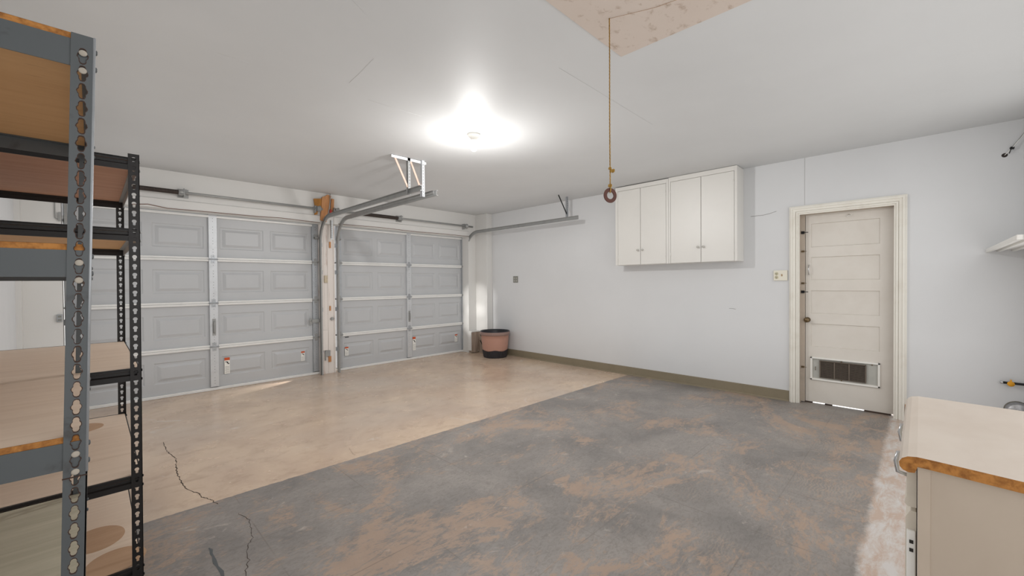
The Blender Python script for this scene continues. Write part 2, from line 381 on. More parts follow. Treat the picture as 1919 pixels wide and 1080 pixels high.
def garage_door(n, x0, xc, x1, label, latch):
    d = thing('door_%d' % n, ((x0+x1)/2, DY, 0), label, 'garage door', kind=S)
    sec = []
    for i in range(4):
        z0, z1 = FZ[i], FZ[i+1]; m = MB(); mp = lambda u, v, dd: (u, DY+dd, v)
        zt = min(z1, 2.19)
        for a, b in ((x0+.085, xc-.04), (xc+.04, x1-.085)):
            mid = (a+b)/2
            for c0, c1 in ((a, mid), (mid, b)):
                p0, p1, q0, q1 = c0+.035, c1-.045, z0+.13, zt-.135
                ring_cell(m, (c0, c1, z0, z1), [(p0, p1, q0, q1, 0), (p0+.012, p1-.012, q0+.012, q1-.012, .008), (p0+.03, p1-.03, q0+.03, q1-.03, .008), (p0+.065, p1-.065, q0+.06, q1-.06, -.006)], mp)
        m.box(x0, x1, DY+.015, DY+.05, z0, z1)
        o = m.build('door_section', M['gdoor'], d); sec.append(o)
        # end and centre stiles
        for a, b in ((x0, x0+.085), (xc-.042, xc+.042), (x1-.085, x1)):
            s = MB().box(a, b, DY-.036, DY+.016, z0+.012, z1-.008)
            for k in range(int((z1-z0)/.035)-2):
                zz = z0+.05+k*.035
                if (k % 4) != 3: s.box((a+b)/2-.0025, (a+b)/2+.0025, DY-.0372, DY-.036, zz, zz+.006, 1)
            s.build('stile', [M['galvw'] if b-a < .0841 else M['galv'], M['dot']], o)
        if i < 3:
            for a, b in ((x0+.09, xc-.045), (xc+.045, x1-.09)):
                r = MB().prism([(DY, z1-.026), (DY-.030, z1-.026), (DY-.034, z1-.010), (DY-.030, z1-.001), (DY-.022, z1+.001), (DY-.034, z1+.004), (DY-.034, z1+.020), (DY-.028, z1+.024), (DY, z1+.024)], a, b, 0)
                r.build('section_rail', M['rail'], o)
            for xx, ww in ((x0+.045, .045), (xc, .045), (x1-.045, .045)):
                h = MB().box(xx-ww, xx+ww, DY-.044, DY-.036, z1-.012, z1+.012).box(xx-.02, xx+.02, DY-.042, DY-.036, z1-.05, z1+.05)
                h.tube([(xx-ww-.004, DY-.047, z1), (xx+ww+.004, DY-.047, z1)], .006, 8)
                for s in (-1, 1): h.lathe([(.005, 0), (.005, .004), (.0, .006)], (xx, DY-.042, z1+s*.035), (0, -1, 0), 8)
                h.build('hinge', M['galvd'] if xx != xc else M['galv'], d)
    t = MB().prism([(DY, 2.165), (DY-.034, 2.165), (DY-.036, 2.192), (DY, 2.192)], x0+.02, x1-.02, 0); t.build('section_rail', M['rail'], sec[3])
    B(x0, x1, DY-.03, DY+.03, 0, .034).build('bottom_seal', M['rail'], d, bevel=.006)
    hz = (.87, .72) if n == 2 else (.825, .69)
    hd = MB().tube([(xc, DY-.036, hz[0]), (xc, DY-.062, hz[0]-.015), (xc, DY-.066, (hz[0]+hz[1])/2), (xc, DY-.062, hz[1]+.015), (xc, DY-.036, hz[1])], .009, 8)
    hd.box(xc-.018, xc+.018, DY-.040, DY-.036, hz[1]-.03, hz[0]+.03)
    hd.build('lift_handle', M['galvd'], d, bevel=.002)
    for s, xx in ((-1, x0+.03), (1, x1-.03)):
        q = MB().box(xx-.03, xx+.03, DY-.05, DY-.036, 1.98, 2.05).tube([(xx-.03, DY-.075, 2.0), (xx+.035, DY-.075, 2.0)], .012, 10).box(xx-.03, xx+.0, DY-.08, DY-.04, 1.99, 2.01)
        q.build('top_roller_bracket', M['galvd'], d)
    if latch:
        q = MB().box(2.235, 2.345, DY-.075, DY-.036, .765, .815).box(2.205, 2.245, DY-.06, DY-.05, .745, .835).tube([(2.19, DY-.065, .80), (2.24, DY-.065, .785)], .006, 8)
        q.build('slide_latch', M['galvd'], d, bevel=.003)
    return d, sec
gd, sec = garage_door(2, -.20, 1.072, 2.345, 'grey panelled double garage door behind the shelving', True)
label_part(sec[0], 1.178, 1.236, .185, .392, True); label_part(sec[0], 2.098, 2.146, .223, .36, False)
gd, sec = garage_door(3, 2.600, 3.858, 5.105, 'grey panelled garage door beside the terracotta pot', False)
label_part(sec[0], 2.733, 2.789, .216, .348, False); label_part(sec[0], 3.932, 3.992, .155, .387, False); label_part(sec[0], 4.855, 4.914, .208, .347, False)
B(2.74, 2.80, DY-.004, DY+.001, .492, .505).build('maker_mark', M['dot'], sec[0])

# ------------------------------------------------------------------ door tracks
def track(x, side, yend, zend, label, brackets, hang):
    t = thing('door_track', (x, 6.2, 0), label, 'door track')
    yv, r, zc = 6.205, .34, 1.94; zt = zc+r
    path = [(yv, 0.0), (yv, .6), (yv, 1.2), (yv, zc)]
    for k in range(1, 13):
        a = k/12*PI/2; path.append((yv-r+r*math.cos(a), zc+r*math.sin(a)))
    path.append((yend, zend))
    # C profile: (along side, along normal)
    prof = [(0, -.028), (.020, -.028), (.020, -.022), (.004, -.022), (.004, .022), (.020, .022), (.020, .028), (0, .028)]
    m = MB(); rings = []; n = len(path)
    for i, p in enumerate(path):
        a = path[max(0, i-1)]; b = path[min(n-1, i+1)]; tx, tz = b[0]-a[0], b[1]-a[1]; l = math.hypot(tx, tz); nx, nz = -tz/l, tx/l
        rings.append([(x+side*u, p[0]+nx*v, p[1]+nz*v) for u, v in prof])
    vs = [q for g in rings for q in g]; k = len(prof)
    fs = [(i*k+j, i*k+(j+1) % k, (i+1)*k+(j+1) % k, (i+1)*k+j) for i in range(n-1) for j in range(k)]
    fs += [(0, 1, 2, 3, 4, 7)[:6], tuple((n-1)*k+j for j in range(k))]
    fs[-2] = tuple(reversed(range(k)))
    m.add(vs, fs); m.build('curved_rail', M['galvd'], t)
    # stiffening angle on the level run
    MB().box(x-side*.004, x-side*.001, yend+.05, 5.6, zend-.004, zend+.030).box(x-side*.016, x-side*.001, yend+.05, 5.6, zend+.028, zend+.031).build('stiffener', M['galvd'], t)
    for z in brackets:
        MB().box(x-.004*side, x-.001*side, 6.19, 6.244, z-.03, z+.03).box(x-side*.03, x, 6.238, 6.244, z-.03, z+.03).build('rail_bracket', M['galv'], t)
    for f in hang: f(t)
    return t
def angle(mb, a, b, w, dx=1, dy=1, th=.003):
    """L-shaped bar from a to b (mostly vertical)"""
    a = Vector(a); b = Vector(b)
    for ux, uy in (((w*dx, 0, 0), (0, th, 0)), ((th*dx, 0, 0), (0, w*dy, 0))):
        ux = Vector(ux); uy = Vector(uy)
        vs = [a, a+ux, a+ux+uy, a+uy, b, b+ux, b+ux+uy, b+uy]
        mb.add(vs, [(3, 2, 1, 0), (4, 5, 6, 7), (0, 1, 5, 4), (1, 2, 6, 5), (2, 3, 7, 6), (3, 0, 4, 7)])
    return mb
def holes(mb, x, y, z0, z1, mi=1):
    z = z0
    while z < z1: mb.box(x-.003, x+.003, y-.0008, y, z, z+.010, mi); z += .032
pink = simple('painted_pinkish_strap', (206, 172, 156), .6, 0, .1, 9)
def hangLR(t):
    MB().box(2.14, 2.55, 3.80, 3.803, H-.03, H).box(2.14, 2.55, 3.80, 3.83, H-.003, H).build('ceiling_angle', M['wall'], t)
    m = angle(MB(), (2.325, 3.80, 2.25), (2.325, 3.80, H-.003), .032, 1, 1); holes(m, 2.345, 3.80, 2.30, 2.60); m.build('drop_angle', [M['galvd'], M['dot']], t)
    MB().obox(((2.17+2.325)/2, 3.806, (2.63+2.33)/2), .010, .002, .172, Matrix.Rotation(math.atan2(.155, -.30)+PI, 3, 'Y')).build('diagonal_brace', pink, t)
def hangRL(t):
    m = angle(MB(), (2.478, 3.775, 2.248), (2.478, 3.775, H-.0), .036, 1, 1); holes(m, 2.496, 3.775, 2.26, 2.60)
    m.build('drop_angle', [M['galvw'], M['dot']], t)
    MB().obox((2.42, 3.806, 2.475), .010, .002, .165, Matrix.Rotation(math.atan2(.13, -.29)+PI, 3, 'Y')).build('diagonal_brace', pink, t)
def hangRR(t):
    m = angle(MB(), (5.105, 3.84, 2.27), (5.105, 3.84, H), .032, 1, 1); holes(m, 5.121, 3.84, 2.30, 2.60)
    m.build('drop_angle', [M['galv'], M['dot']], t)
    MB().obox(((4.905+5.11)/2, 3.85, (2.632+2.37)/2), .009, .003, .165, Matrix.Rotation(math.atan2(.2, -.262)+PI, 3, 'Y')).build('diagonal_brace', M['iron'], t)
def hangLL(t):
    angle(MB(), (-.215, 3.8, 2.26), (-.215, 3.8, H), .032, -1, 1).build('drop_angle', M['galv'], t)
BR = [.35, .95, 1.5, 1.9]
track(2.350, -1, 3.58, 2.285, 'galvanized track curving up from the white post over the left garage door', BR, [hangLR])
track(2.582, 1, 3.66, 2.285, 'lower of the two paired tracks above the white post, running out furthest', BR, [hangRL])
track(5.062, -1, 3.60, 2.283, 'galvanized track bending along the right wall beside the pot corner', BR, [hangRR])
track(-.185, 1, 3.60, 2.285, 'galvanized track above the shelving against the left wall', BR, [hangLL])

# ------------------------------------------------------------------ torsion shafts
def torsion(xa, xb, drums, spring, brk, label):
    t = thing('torsion_bar', ((xa+xb)/2, 6.045, 2.385), label, 'spring bar')
    Y, Z = 6.045, 2.388
    MB().tube([(xa, Y, Z), (xb, Y, Z)], .0155, 14).build('shaft', M['galvd'], t)
    m = MB(); a, b = spring; n = int((b-a)/.010)
    prof = []
    for k in range(n+1):
        prof += [(.0245, k*.010-.0028), (.0275, k*.010), (.0245, k*.010+.0028)]
    prof = [(.014, -.004)] + prof + [(.014, (b-a)+.004)]
    m.lathe(prof, (a, Y, Z), (1, 0, 0), 18); m.build('coil_spring', simple('dark_spring_steel', (66, 58, 54), .5, .4, .3, 20), t)
    m = MB().box(brk-.004, brk+.004, Y-.03, YB-.002, Z-.045, Z+.045).box(brk-.05, brk+.05, YB-.012-.004, YB-.002, Z-.05, Z+.05)
    m.lathe([(.03, -.03), (.036, -.02), (.036, .01), (.022, .025)], (brk-.02, Y, Z), (1, 0, 0), 16)
    for s in (-1, 1): m.tube([(brk-.04, Y-.03, Z+s*.02), (brk+.02, Y-.034, Z+s*.03)], .006, 6)
    m.build('centre_bracket', M['galvd'], t)
    for x in drums:
        s = 1
        MB().lathe([(.02, -.035), (.036, -.034), (.036, .0), (.046, .004), (.046, .012), (.02, .02)], (x, Y, Z), (1, 0, 0), 24).build('cable_drum', M['galvd'], t)
        MB().box(x+(-.052), x+(-.047), Y-.02, YB-.014, Z-.06, Z+.04).build('end_bearing', M['galvd'], t)
    return t
torsion(-.18, 2.315, [-.10, 2.27], (.08, .715), .762, 'steel spring bar over the left garage door, dark coil at its left end')
torsion(2.47, 5.085, [2.53, 4.93], (2.86, 3.50), 3.56, 'steel spring bar over the right garage door with dark coil near the post')
# wooden shims nailed on the header above the post
sh = thing('wood_shim_block', (2.34, 6.10, 2.3), 'broken bare wood block nailed high on the wall above the white post', 'wood block')
MB().prism([(2.215, 2.53), (2.235, 2.40), (2.225, 2.305), (2.262, 2.315), (2.262, 2.40), (2.318, 2.41), (2.318, 2.545)], 6.085, 6.108, 1).build('amber_offcut', M['amber'], sh)
MB().prism([(2.322, 2.545), (2.30, 2.24), (2.38, 2.215), (2.425, 2.40), (2.450, 2.60), (2.40, 2.612), (2.375, 2.59), (2.33, 2.57)], 6.075, 6.106, 1).build('mounting_board', M['orangewood'], sh)
MB().prism([(2.462, 2.565), (2.446, 2.38), (2.49, 2.37), (2.498, 2.56)], 6.085, 6.106, 1).build('side_offcut', M['orangewood'], sh)
MB().tube([(2.435, 6.07, 2.63), (2.43, 6.07, 2.50), (2.415, 6.068, 2.40), (2.40, 6.07, 2.33)], .005, 6).build('hanging_wire', M['galvd'], sh)
B(2.425, 2.452, 6.06, 6.075, 2.30, 2.40).build('red_tag', simple('red_tag', (150, 34, 24), .5), sh)
m = MB().box(2.448, 2.482, 6.10, 6.112, 1.97, 2.25).box(2.448, 2.452, 6.07, 6.112, 1.99, 2.25)
holes(m, 2.465, 6.10, 2.0, 2.23)
m.build('slotted_angle_bracket', [M['galvw'], M['dot']], label='short white slotted bracket fixed to the post top between the tracks', cat='bracket')

# ------------------------------------------------------------------ shelving units
def key_r(shape, th):
    c, s = math.cos(th), math.sin(th); best = 0; r = .0
    while r < .022:
        u, v = c*r, s*r
        if shape == 'black': ins = (u*u+(v-.0045)**2 < .0078**2) or (abs(u) < .0046 and -.0125 < v < .004)
        else: ins = (abs(u) < .0050 and abs(v) < .0145) or (u*u*1.0+v*v < .0078**2) or (u*u+(v-.0105)**2 < .0052**2) or (u*u+(v+.0105)**2 < .0052**2)
        if ins: best = r
        r += .0004
    return max(best, .003)
PITCH = .0381
def perforated(mb, mp, w, z0, z1, zh0, shape, th=.0022, halo=False):
    """strip u in [0,w], v in [z0,z1]; holes every PITCH starting at zh0"""
    hw = w/2; hp = PITCH/2; ca = math.atan2(hp, hw)
    angs = sorted(set([round(a, 6) for a in [ca, PI-ca, PI+ca, 2*PI-ca] + [k*2*PI/28 for k in range(28)]]))
    n = len(angs); R = [key_r(shape, a) for a in angs]
    O = []
    for a in angs:
        c, s = abs(math.cos(a)), abs(math.sin(a)); O.append(min(hw/c if c > 1e-6 else 9, hp/s if s > 1e-6 else 9))
    z = zh0; zs = z0
    mb.box
    def quad(a, b, c, d): pass
    if zh0-hp > z0: # solid foot
        for d in (0, th): mb.add([mp(0, z0, d), mp(w, z0, d), mp(w, zh0-hp, d), mp(0, zh0-hp, d)], [(0, 1, 2, 3)])
    while z+hp < z1:
        vs = []; fs = []; ms = []
        def ring(rad, d): return [mp(hw+math.cos(a)*r, z+math.sin(a)*r, d) for a, r in zip(angs, rad)]
        if halo: jr = random.uniform(1.08, 1.14); mid = [min(r*jr+random.uniform(0, .0012), o) for r, o in zip(R, O)]
        rings = [ring(O, 0)] + ([ring(mid, 0)] if halo else []) + [ring(R, 0), ring(R, th), ring(O, th)]
        for g in rings: vs += g
        m = len(rings)
        for i in range(m-1):
            o = len(mb.v)
        base = len(mb.v); mb.v += vs
        for i in range(m-1):
            rust = halo and i in (1, 2)
            for k in range(n):
                mb.f.append((base+i*n+k, base+i*n+(k+1) % n, base+(i+1)*n+(k+1) % n, base+(i+1)*n+k)); mb.mi.append(1 if rust else 0); mb.sm.append(False)
        z += PITCH
    for d in (0, th): mb.add([mp(0, z-hp, d), mp(w, z-hp, d), mp(w, z1, d), mp(0, z1, d)], [(0, 1, 2, 3)])
    for u in (0, w): mb.add([mp(u, z0, 0), mp(u, z0, th), mp(u, z1, th), mp(u, z1, 0)], [(0, 1, 2, 3)])
    mb.add([mp(0, z1, 0), mp(w, z1, 0), mp(w, z1, th), mp(0, z1, th)], [(0, 1, 2, 3)])
def shelving(name, x0, x1, y0, y1, ztop, shelves, beamh, bt, mat, shape, lean, label, boardmats, splice=None):
    sk = lambda x, y, z: (x + lean*(z-1.3), y, z)
    t = thing(name, ((x0+x1)/2, (y0+y1)/2, 0), label, 'shelving')
    W = .0365
    for cx, sx in ((x0, 1), (x1, -1)):
        for cy, sy in ((y0, 1), (y1, -1)):
            m = MB()
            perforated(m, lambda u, v, d: (cx+sx*u, cy+sy*d, v), W, 0, ztop, .03, shape, halo=(shape == 'grey'))
            perforated(m, lambda u, v, d: (cx+sx*d, cy+sy*u, v), W, 0, ztop, .03, shape, halo=(shape == 'grey'))
            m.shear(sk)
            p = m.build('post', [mat, M['rust']], t)
            if cx == x1 and shape == 'grey':
                MB().tube([(cx-.001, cy+sy*.001, .915), (cx-.001, cy+sy*.001, ztop)], .0026, 8).shear(sk).build('lit_corner_strip', M['galv'], p)  # pale strip colours in the lit edge of the rounded post corner
            if splice:
                s = MB().box(cx, cx+sx*(W+.001), cy-.0012, cy+.0005, splice-.0012, splice+.0012); s.shear(sk); s.build('splice_joint', M['rust'], p)
            if shape == 'grey':
                rv = MB()
                for zt in shelves:
                    for dz in (.027, .027+PITCH):
                        rv.lathe([(.0068, 0), (.0066, .0012), (.004, .002), (0, .0022)], (cx+sx*.018, cy-sy*.0004, zt-dz), (0, -sy, 0), 14)
                rv.shear(sk); rv.build('rivet', M['rivet'], p)
            f = MB().lathe([(.012, 0), (.012, .004)], (cx+sx*.018, cy+sy*.018, 0), seg=8).shear(sk); f.build('foot', M['black'], p)
    for i, zt in enumerate(shelves):
        b = zt-beamh
        for cy, sy in ((y0, 1), (y1, -1)):
            o = .0025*sy
            if shape == 'black': prof = [(cy+o, b), (cy+o, b+.022), (cy+o+sy*.008, b+.027), (cy+o+sy*.008, zt-.006), (cy+o, zt-.003), (cy+o, zt), (cy+o+sy*.012, zt), (cy+o+sy*.012, b+.03), (cy+o+sy*.004, b+.024), (cy+o+sy*.004, b)]
            else: prof = [(cy+o, b), (cy+o, zt), (cy+o+sy*.003, zt), (cy+o+sy*.003, zt-.014), (cy+o+sy*.022, zt-.014), (cy+o+sy*.022, zt-.017), (cy+o+sy*.003, zt-.017), (cy+o+sy*.003, b)]
            MB().prism(prof, x0+.003, x1-.003, 0).shear(sk).build('beam', mat, t)
        for cx, sx in ((x0, 1), (x1, -1)):
            o = .0025*sx
            prof = [(cx+o, b), (cx+o, zt), (cx+o+sx*.003, zt), (cx+o+sx*.003, zt-.014), (cx+o+sx*.02, zt-.014), (cx+o+sx*.02, zt-.017), (cx+o+sx*.003, zt-.017), (cx+o+sx*.003, b)]
            m = MB().prism(prof, y0+.003, y1-.003, 1)
            for yy in (y0+.018, y1-.018):
                for zz in (zt-.012, zt-.012-PITCH): m.lathe([(.006, 0), (.006, .003), (.003, .0045)], (cx-sx*.0, yy, zz), (-sx, 0, 0), 8)
            m.shear(sk); m.build('side_beam', M['galvd'] if (shape == 'black' and i < 2) else mat, t)
        bm = boardmats[i]
        m = MB(); zz0, zz1 = zt-.013, zt+bt
        x0_, x1_, y0_, y1_ = x0+.006, x1-.007, y0+.006, y1-.006
        if shape == 'grey': y0_ = y0+.0045; 
        m.box(x0_, x1_, y0_, y1_, zz0, zz1, 1); m.add([(x0_, y0_, zz1+.0004), (x1_, y0_, zz1+.0004), (x1_, y1_, zz1+.0004), (x0_, y1_, zz1+.0004)], [(0, 1, 2, 3)], 0)
        m.add([(x0_, y0_, zz0-.0004), (x1_, y0_, zz0-.0004), (x1_, y1_, zz0-.0004), (x0_, y1_, zz0-.0004)], [(3, 2, 1, 0)], 2)
        m.shear(sk); m.build('shelf_board', [bm[0], bm[1], bm[2]], t)
    return t
P, E_, R_, T_, G_ = M['ply'], M['particle'], M['plyred'], M['plytan'], M['plygreen']
gs = shelving('metal_shelving_unit', -.485, -.002, 1.30, 2.235, 1.867, [1.854, 1.398, .984, .535, .10], .058, .013, M['greypost'], 'grey', .0266,
         'grey steel shelving unit in front, rusty double keyholes and tan boards', [(P, E_, T_), (P, E_, T_), (P, E_, T_), (G_, E_, G_), (P, E_, T_)], splice=.908)
bs = shelving('metal_shelving_unit', -.470, .149, 2.40, 3.64, 1.884, [1.868, 1.565, .966, .504, .11], .053, -.001, M['black'], 'black', .0055,
         'black perforated steel shelving unit with plywood boards, behind the grey one', [(P, M['black'], R_), (P, M['black'], T_), (P, M['black'], T_), (P, M['black'], T_), (P, M['black'], T_)])
# round stains on the boards (part of the boards' look)
def oval(cx, cy, z, rx, ry, name, rot=0):
    vs = [(cx+rx*math.cos(a)*math.cos(rot)-ry*math.sin(a)*math.sin(rot), cy+rx*math.cos(a)*math.sin(rot)+ry*math.sin(a)*math.cos(rot), z) for a in [2*PI*k/40 for k in range(40)]]
    return MB().add(vs, [tuple(range(40))]).build(name, M['stain'], bs)
oval(-.05, 3.42, .5038, .09, .10, 'round_stain'); oval(.00, 2.80, .1098, .10, .13, 'round_stain'); oval(.06, 2.52, .1098, .10, .11, 'round_stain')
# pale blue sheet on the low grey shelf
m = MB(); nx, ny = 10, 8; vs = []
for i in range(nx+1):
    for k in range(ny+1):
        x = -.44+.40*i/nx; y = 1.36+(.24+.6*max(0, -.05-x))*k/ny+.006*math.sin(i*1.3); vs.append((x-.02, y+.02*(nx-i)/nx, .551+.004*math.sin(i*1.1+k*.8)+.003*math.cos(k*2.1)))
m.add(vs, [(i*(ny+1)+k, (i+1)*(ny+1)+k, (i+1)*(ny+1)+k+1, i*(ny+1)+k+1) for i in range(nx) for k in range(ny)], 0, True)
m.build('plastic_sheet', M['blue'], label='pale blue plastic sheet lying on a low board of the grey shelving', cat='sheet')

# ------------------------------------------------------------------ wall cabinets
def wall_cab(y0, y1, doors, ks, label, zt):
    xf = 5.13; t = thing('wall_cabinet', (XR, (y0+y1)/2, 1.55), label, 'cabinet')
    zb = 1.553
    m = MB().box(xf+.002, XR, y0, y1, zb, zt)
    m.build('body', M['cab'], t, bevel=.002)
    # dark reveal lines behind the doors
    MB().box(xf-.0005, xf+.003, doors[0][0]-.004, doors[-1][1]+.004, zb+.002, doors[0][2]+.004).build('door_gap', M['cabseam'], t)
    fr = MB().box(xf-.018, xf+.004, y0, doors[0][0]-.003, zb, zt).box(xf-.018, xf+.004, doors[-1][1]+.003, y1, zb, zt).box(xf-.018, xf+.004, doors[0][0]-.003, doors[-1][1]+.003, doors[0][2]+.003, zt)
    fr.build('face_frame', M['cab'], t, bevel=.0015)
    for i, (a, b, z) in enumerate(doors):
        d = B(xf-.019, xf-.001, a, b, zb+.002, z).build('door', M['cab'], t, bevel=.0015)
        ky = b-.03 if i == 0 else a+.03
        MB().lathe([(.007, 0), (.006, .008), (.012, .014), (.0145, .020), (.013, .026), (.0, .029)], (xf-.019, ky, ks), (-1, 0, 0), 20).build('knob', M['knob'], d)
        hy = a if i == 0 else b
        for hz in (zb+.11, z-.12):
            MB().tube([(xf-.021, hy, hz-.025), (xf-.021, hy, hz+.025)], .0035, 8).build('hinge', M['cab'], d)
    return t
# doors run from low Y to high Y; door index 0 carries its knob at its high-Y edge
wall_cab(1.473, 2.262, [(1.503, 1.864, 2.57), (1.869, 2.234, 2.57)], 1.735, 'right one of the two joined white wall cabinets, nearest the door, wider doors', 2.628)
wall_cab(2.264, 3.014, [(2.296, 2.640, 2.565), (2.645, 2.975, 2.565)], 1.745, 'left one of the two joined white wall cabinets, behind the hanging cord', 2.622)

# ------------------------------------------------------------------ ceiling things
hp = thing('attic_hatch', (1.5, .85, H), 'tan mildewed plywood attic hatch in the white ceiling', 'hatch')
B(.80, 2.172, .42, 1.238, H-.006, H+.02).build('panel', M['hatch'], hp)
g = .004
MB().box(.80-g, 2.172+g, 1.238, 1.238+g, H-.0015, H+.01).box(2.172, 2.172+g, .42, 1.238, H-.0015, H+.01).build('edge_gap', M['oldwood'], hp)
MB().tube([(1.815, 1.10, H-.008), (1.9, .9, H-.007), (1.98, .5, H-.007)], .0008, 5).build('cracked_line', M['stain'], hp)
pc = thing('pull_cord', (1.816, 1.10, H-.006), 'yellow rope pull cord with a brown ring hanging from the attic hatch', 'pull cord')
cx, cy = 1.816, 1.10
path = [(cx, cy, H-.006)] + [(cx+.0015*math.sin(k*.9), cy+.0012*math.cos(k*.7), H-.006-(H-.006-1.79)*k/40) for k in range(1, 41)]
for s in range(3):
    pp = []
    for k in range(241):
        z = H-.006-(H-.006-1.80)*k/240; a = k*.42+s*2*PI/3; q = .0016
        pp.append((cx+q*math.cos(a)+.001*math.sin(k*.03), cy+q*math.sin(a), z))
    MB().tube(pp, .0017, 5).build('rope', M['rope'], pc)
def knot(c, r):
    pp = [(c[0]+r*math.sin(t)*.9+r*.6*math.sin(2*t), c[1]+r*math.cos(t)*.8-r*.6*math.cos(2*t), c[2]-r*1.0*math.sin(3*t)) for t in [2*PI*k/36 for k in range(36)]]
    return MB().tube(pp, r*.55, 7, closed=True)
knot((cx, cy, 1.885), .0045).build('knot', M['rope'], pc)
knot((cx+.009, cy-.009, 1.874), .0062).build('knot', M['rope'], pc)
knot((cx, cy, 1.800), .0055).build('knot', M['rope'], pc)
MB().tube([(cx, cy, 1.80), (cx+.008, cy+.006, 1.785), (cx+.006, cy+.004, 1.768), (cx, cy, 1.765), (cx-.004, cy-.006, 1.785), (cx, cy, 1.80)], .003, 6).build('rope_loop', M['rope'], pc)
rn = Vector((.45, .89, 0)).normalized()
MB().lathe([(.019, -.003), (.036, -.003), (.037, 0), (.036, .003), (.019, .003), (.018, 0), (.019, -.003)], (cx, cy, 1.752), rn, 40, smooth=False, cap=False).build('ring', M['ring'], pc, bevel=.0008)
lp = thing('ceiling_light', (2.382, 2.806, H), 'bare lit light bulb in a white ceiling lampholder', 'light')
MB().lathe([(.058, 0), (.058, -.008), (.048, -.022), (.032, -.032), (.026, -.052), (.0, -.052)], (2.382, 2.806, H), seg=32).build('lampholder', M['white'], lp)
bz = H-.05
MB().lathe([(.013, 0), (.014, -.018), (.022, -.034), (.030, -.052), (.0315, -.068), (.027, -.084), (.016, -.095), (0, -.099)], (2.382, 2.806, bz), seg=24).build('bulb', M['bulb'], lp)

# ------------------------------------------------------------------ plastic pot
pb = (5.075, 5.44)
pt = thing('plant_pot', (*pb, 0), 'terracotta coloured plastic pot with a black ribbed base in the corner', 'pot')
MB().lathe([(.222, .13), (.232, .20), (.243, .33), (.250, .405), (.262, .408), (.266, .42), (.264, .455), (.256, .462), (.248, .458), (.240, .40), (.215, .10), (.0, .08)], (*pb, 0), seg=64, cap=False).build('pot_body', M['terra'], pt)
m = MB(); seg = 180; prof = [(.203, 0), (.214, .02), (.223, .08), (.2285, .0)]
vs = []; fs = []
for j, (r, z) in enumerate([(.198, 0), (.208, .012), (.218, .07), (.2285, 1)]):
    for k in range(seg):
        a = 2*PI*k/seg; rr = r*(1+.011*(1 if k % 4 < 2 else -1)); zz = z if z < .5 else .128+.012*math.sin(a*5+.6)
        vs.append((pb[0]+rr*math.cos(a), pb[1]+rr*math.sin(a), zz))
for j in range(3):
    for k in range(seg): fs.append((j*seg+k, j*seg+(k+1) % seg, (j+1)*seg+(k+1) % seg, (j+1)*seg+k))
fs.append(tuple(reversed(range(seg)))); m.add(vs, fs)
m.add([v for v in vs[-seg:]] + [(pb[0]+(v[0]-pb[0])*.93, pb[1]+(v[1]-pb[1])*.93, v[2]) for v in vs[-seg:]], [(k, (k+1) % seg, seg+(k+1) % seg, seg+k) for k in range(seg)])
m.build('ribbed_base', M['blackplastic'], pt)
MB().lathe([(.2505, .395), (.2665, .408), (.2672, .420), (.2655, .428), (.2672, .436), (.2665, .450), (.262, .460)], (*pb, 0), seg=64, cap=False).build('rim_band', M['terrad'], pt)
MB().lathe([(.2645, .459), (.262, .470), (.250, .468), (.244, .44), (.236, .36), (.0, .34)], (*pb, 0), seg=64, cap=False).build('liner', M['blackplastic'], pt)
# plank box in the corner
bx = thing('plank_box', (5.13, 6.05, 0), 'weathered plank box with a white top edge in the corner behind the pot', 'box')
for i, (a, b, mm) in enumerate(((5.015, 5.095, 'oldwood'), (5.097, 5.155, 'oldwood'), (5.157, 5.216, 'oldwood'))):
    B(a, b, 6.02+.006*(i % 2), 6.04+.006*(i % 2), .012, .395).build('plank', M[mm], bx, bevel=.002)
B(5.196, 5.216, 5.79, 6.02, .0, .38).build('plank', M['oldwood'], bx, bevel=.002)
MB().box(5.008, 5.216, 6.012, 6.118, .396, .412).box(5.0, 5.012, 6.02, 6.118, 0.05, .396).build('white_edge', M['garagewall'], bx)
MB().box(5.03, 5.21, 6.045, 6.118, 0, .39).build('inner_frame', M['oldwood'], bx)
for z in (.30, .18): MB().tube([(5.19, 5.98, z+.05), (5.185, 5.93, z), (5.19, 5.90, z-.07)], .006, 6).build('cable', M['iron'], bx)

# ------------------------------------------------------------------ outlets, boxes
o = thing('wall_outlet', (XR, 1.10, 1.38), 'cream double outlet and switch plate beside the door casing', 'outlet')
B(XR-.016, XR, 1.037, 1.168, 1.325, 1.438).build('cover_plate', simple('outlet_plate_white', (224, 220, 206), .4), o, bevel=.004)
for z in (1.362, 1.402):
    r = MB().lathe([(.0165, 0), (.0165, .004), (.0, .005)], (XR-.016, 1.137, z), (-1, 0, 0), 20).build('receptacle', M['cream'], o)
    MB().box(XR-.0225, XR-.0205, 1.141, 1.144, z-.003, z+.008).box(XR-.0225, XR-.0205, 1.130, 1.133, z-.003, z+.008).box(XR-.0225, XR-.0205, 1.135, 1.139, z-.011, z-.007).build('slots', M['slot'], r)
MB().box(XR-.018, XR-.015, 1.082, 1.094, 1.372, 1.396).box(XR-.028, XR-.016, 1.085, 1.091, 1.382, 1.394).build('toggle', simple('toggle_tan', (176, 150, 118), .5), o)
o = thing('wall_outlet', (XR, 5.185, 1.38), 'small grey outlet plate on the right wall above the pot', 'outlet')
B(XR-.008, XR, 5.126, 5.244, 1.325, 1.443).build('cover_plate', M['greyplate'], o, bevel=.003)
for y in (5.16, 5.21):
    for z in (1.36, 1.405): B(XR-.0105, XR-.008, y-.014, y+.014, z-.014, z+.014).build('receptacle', simple('outlet_face', (168, 166, 158), .5), o, bevel=.002)
o = thing('conduit', (-.235, YB, 2.1), 'thin metal conduit looping on the wall left of the left garage door', 'conduit')
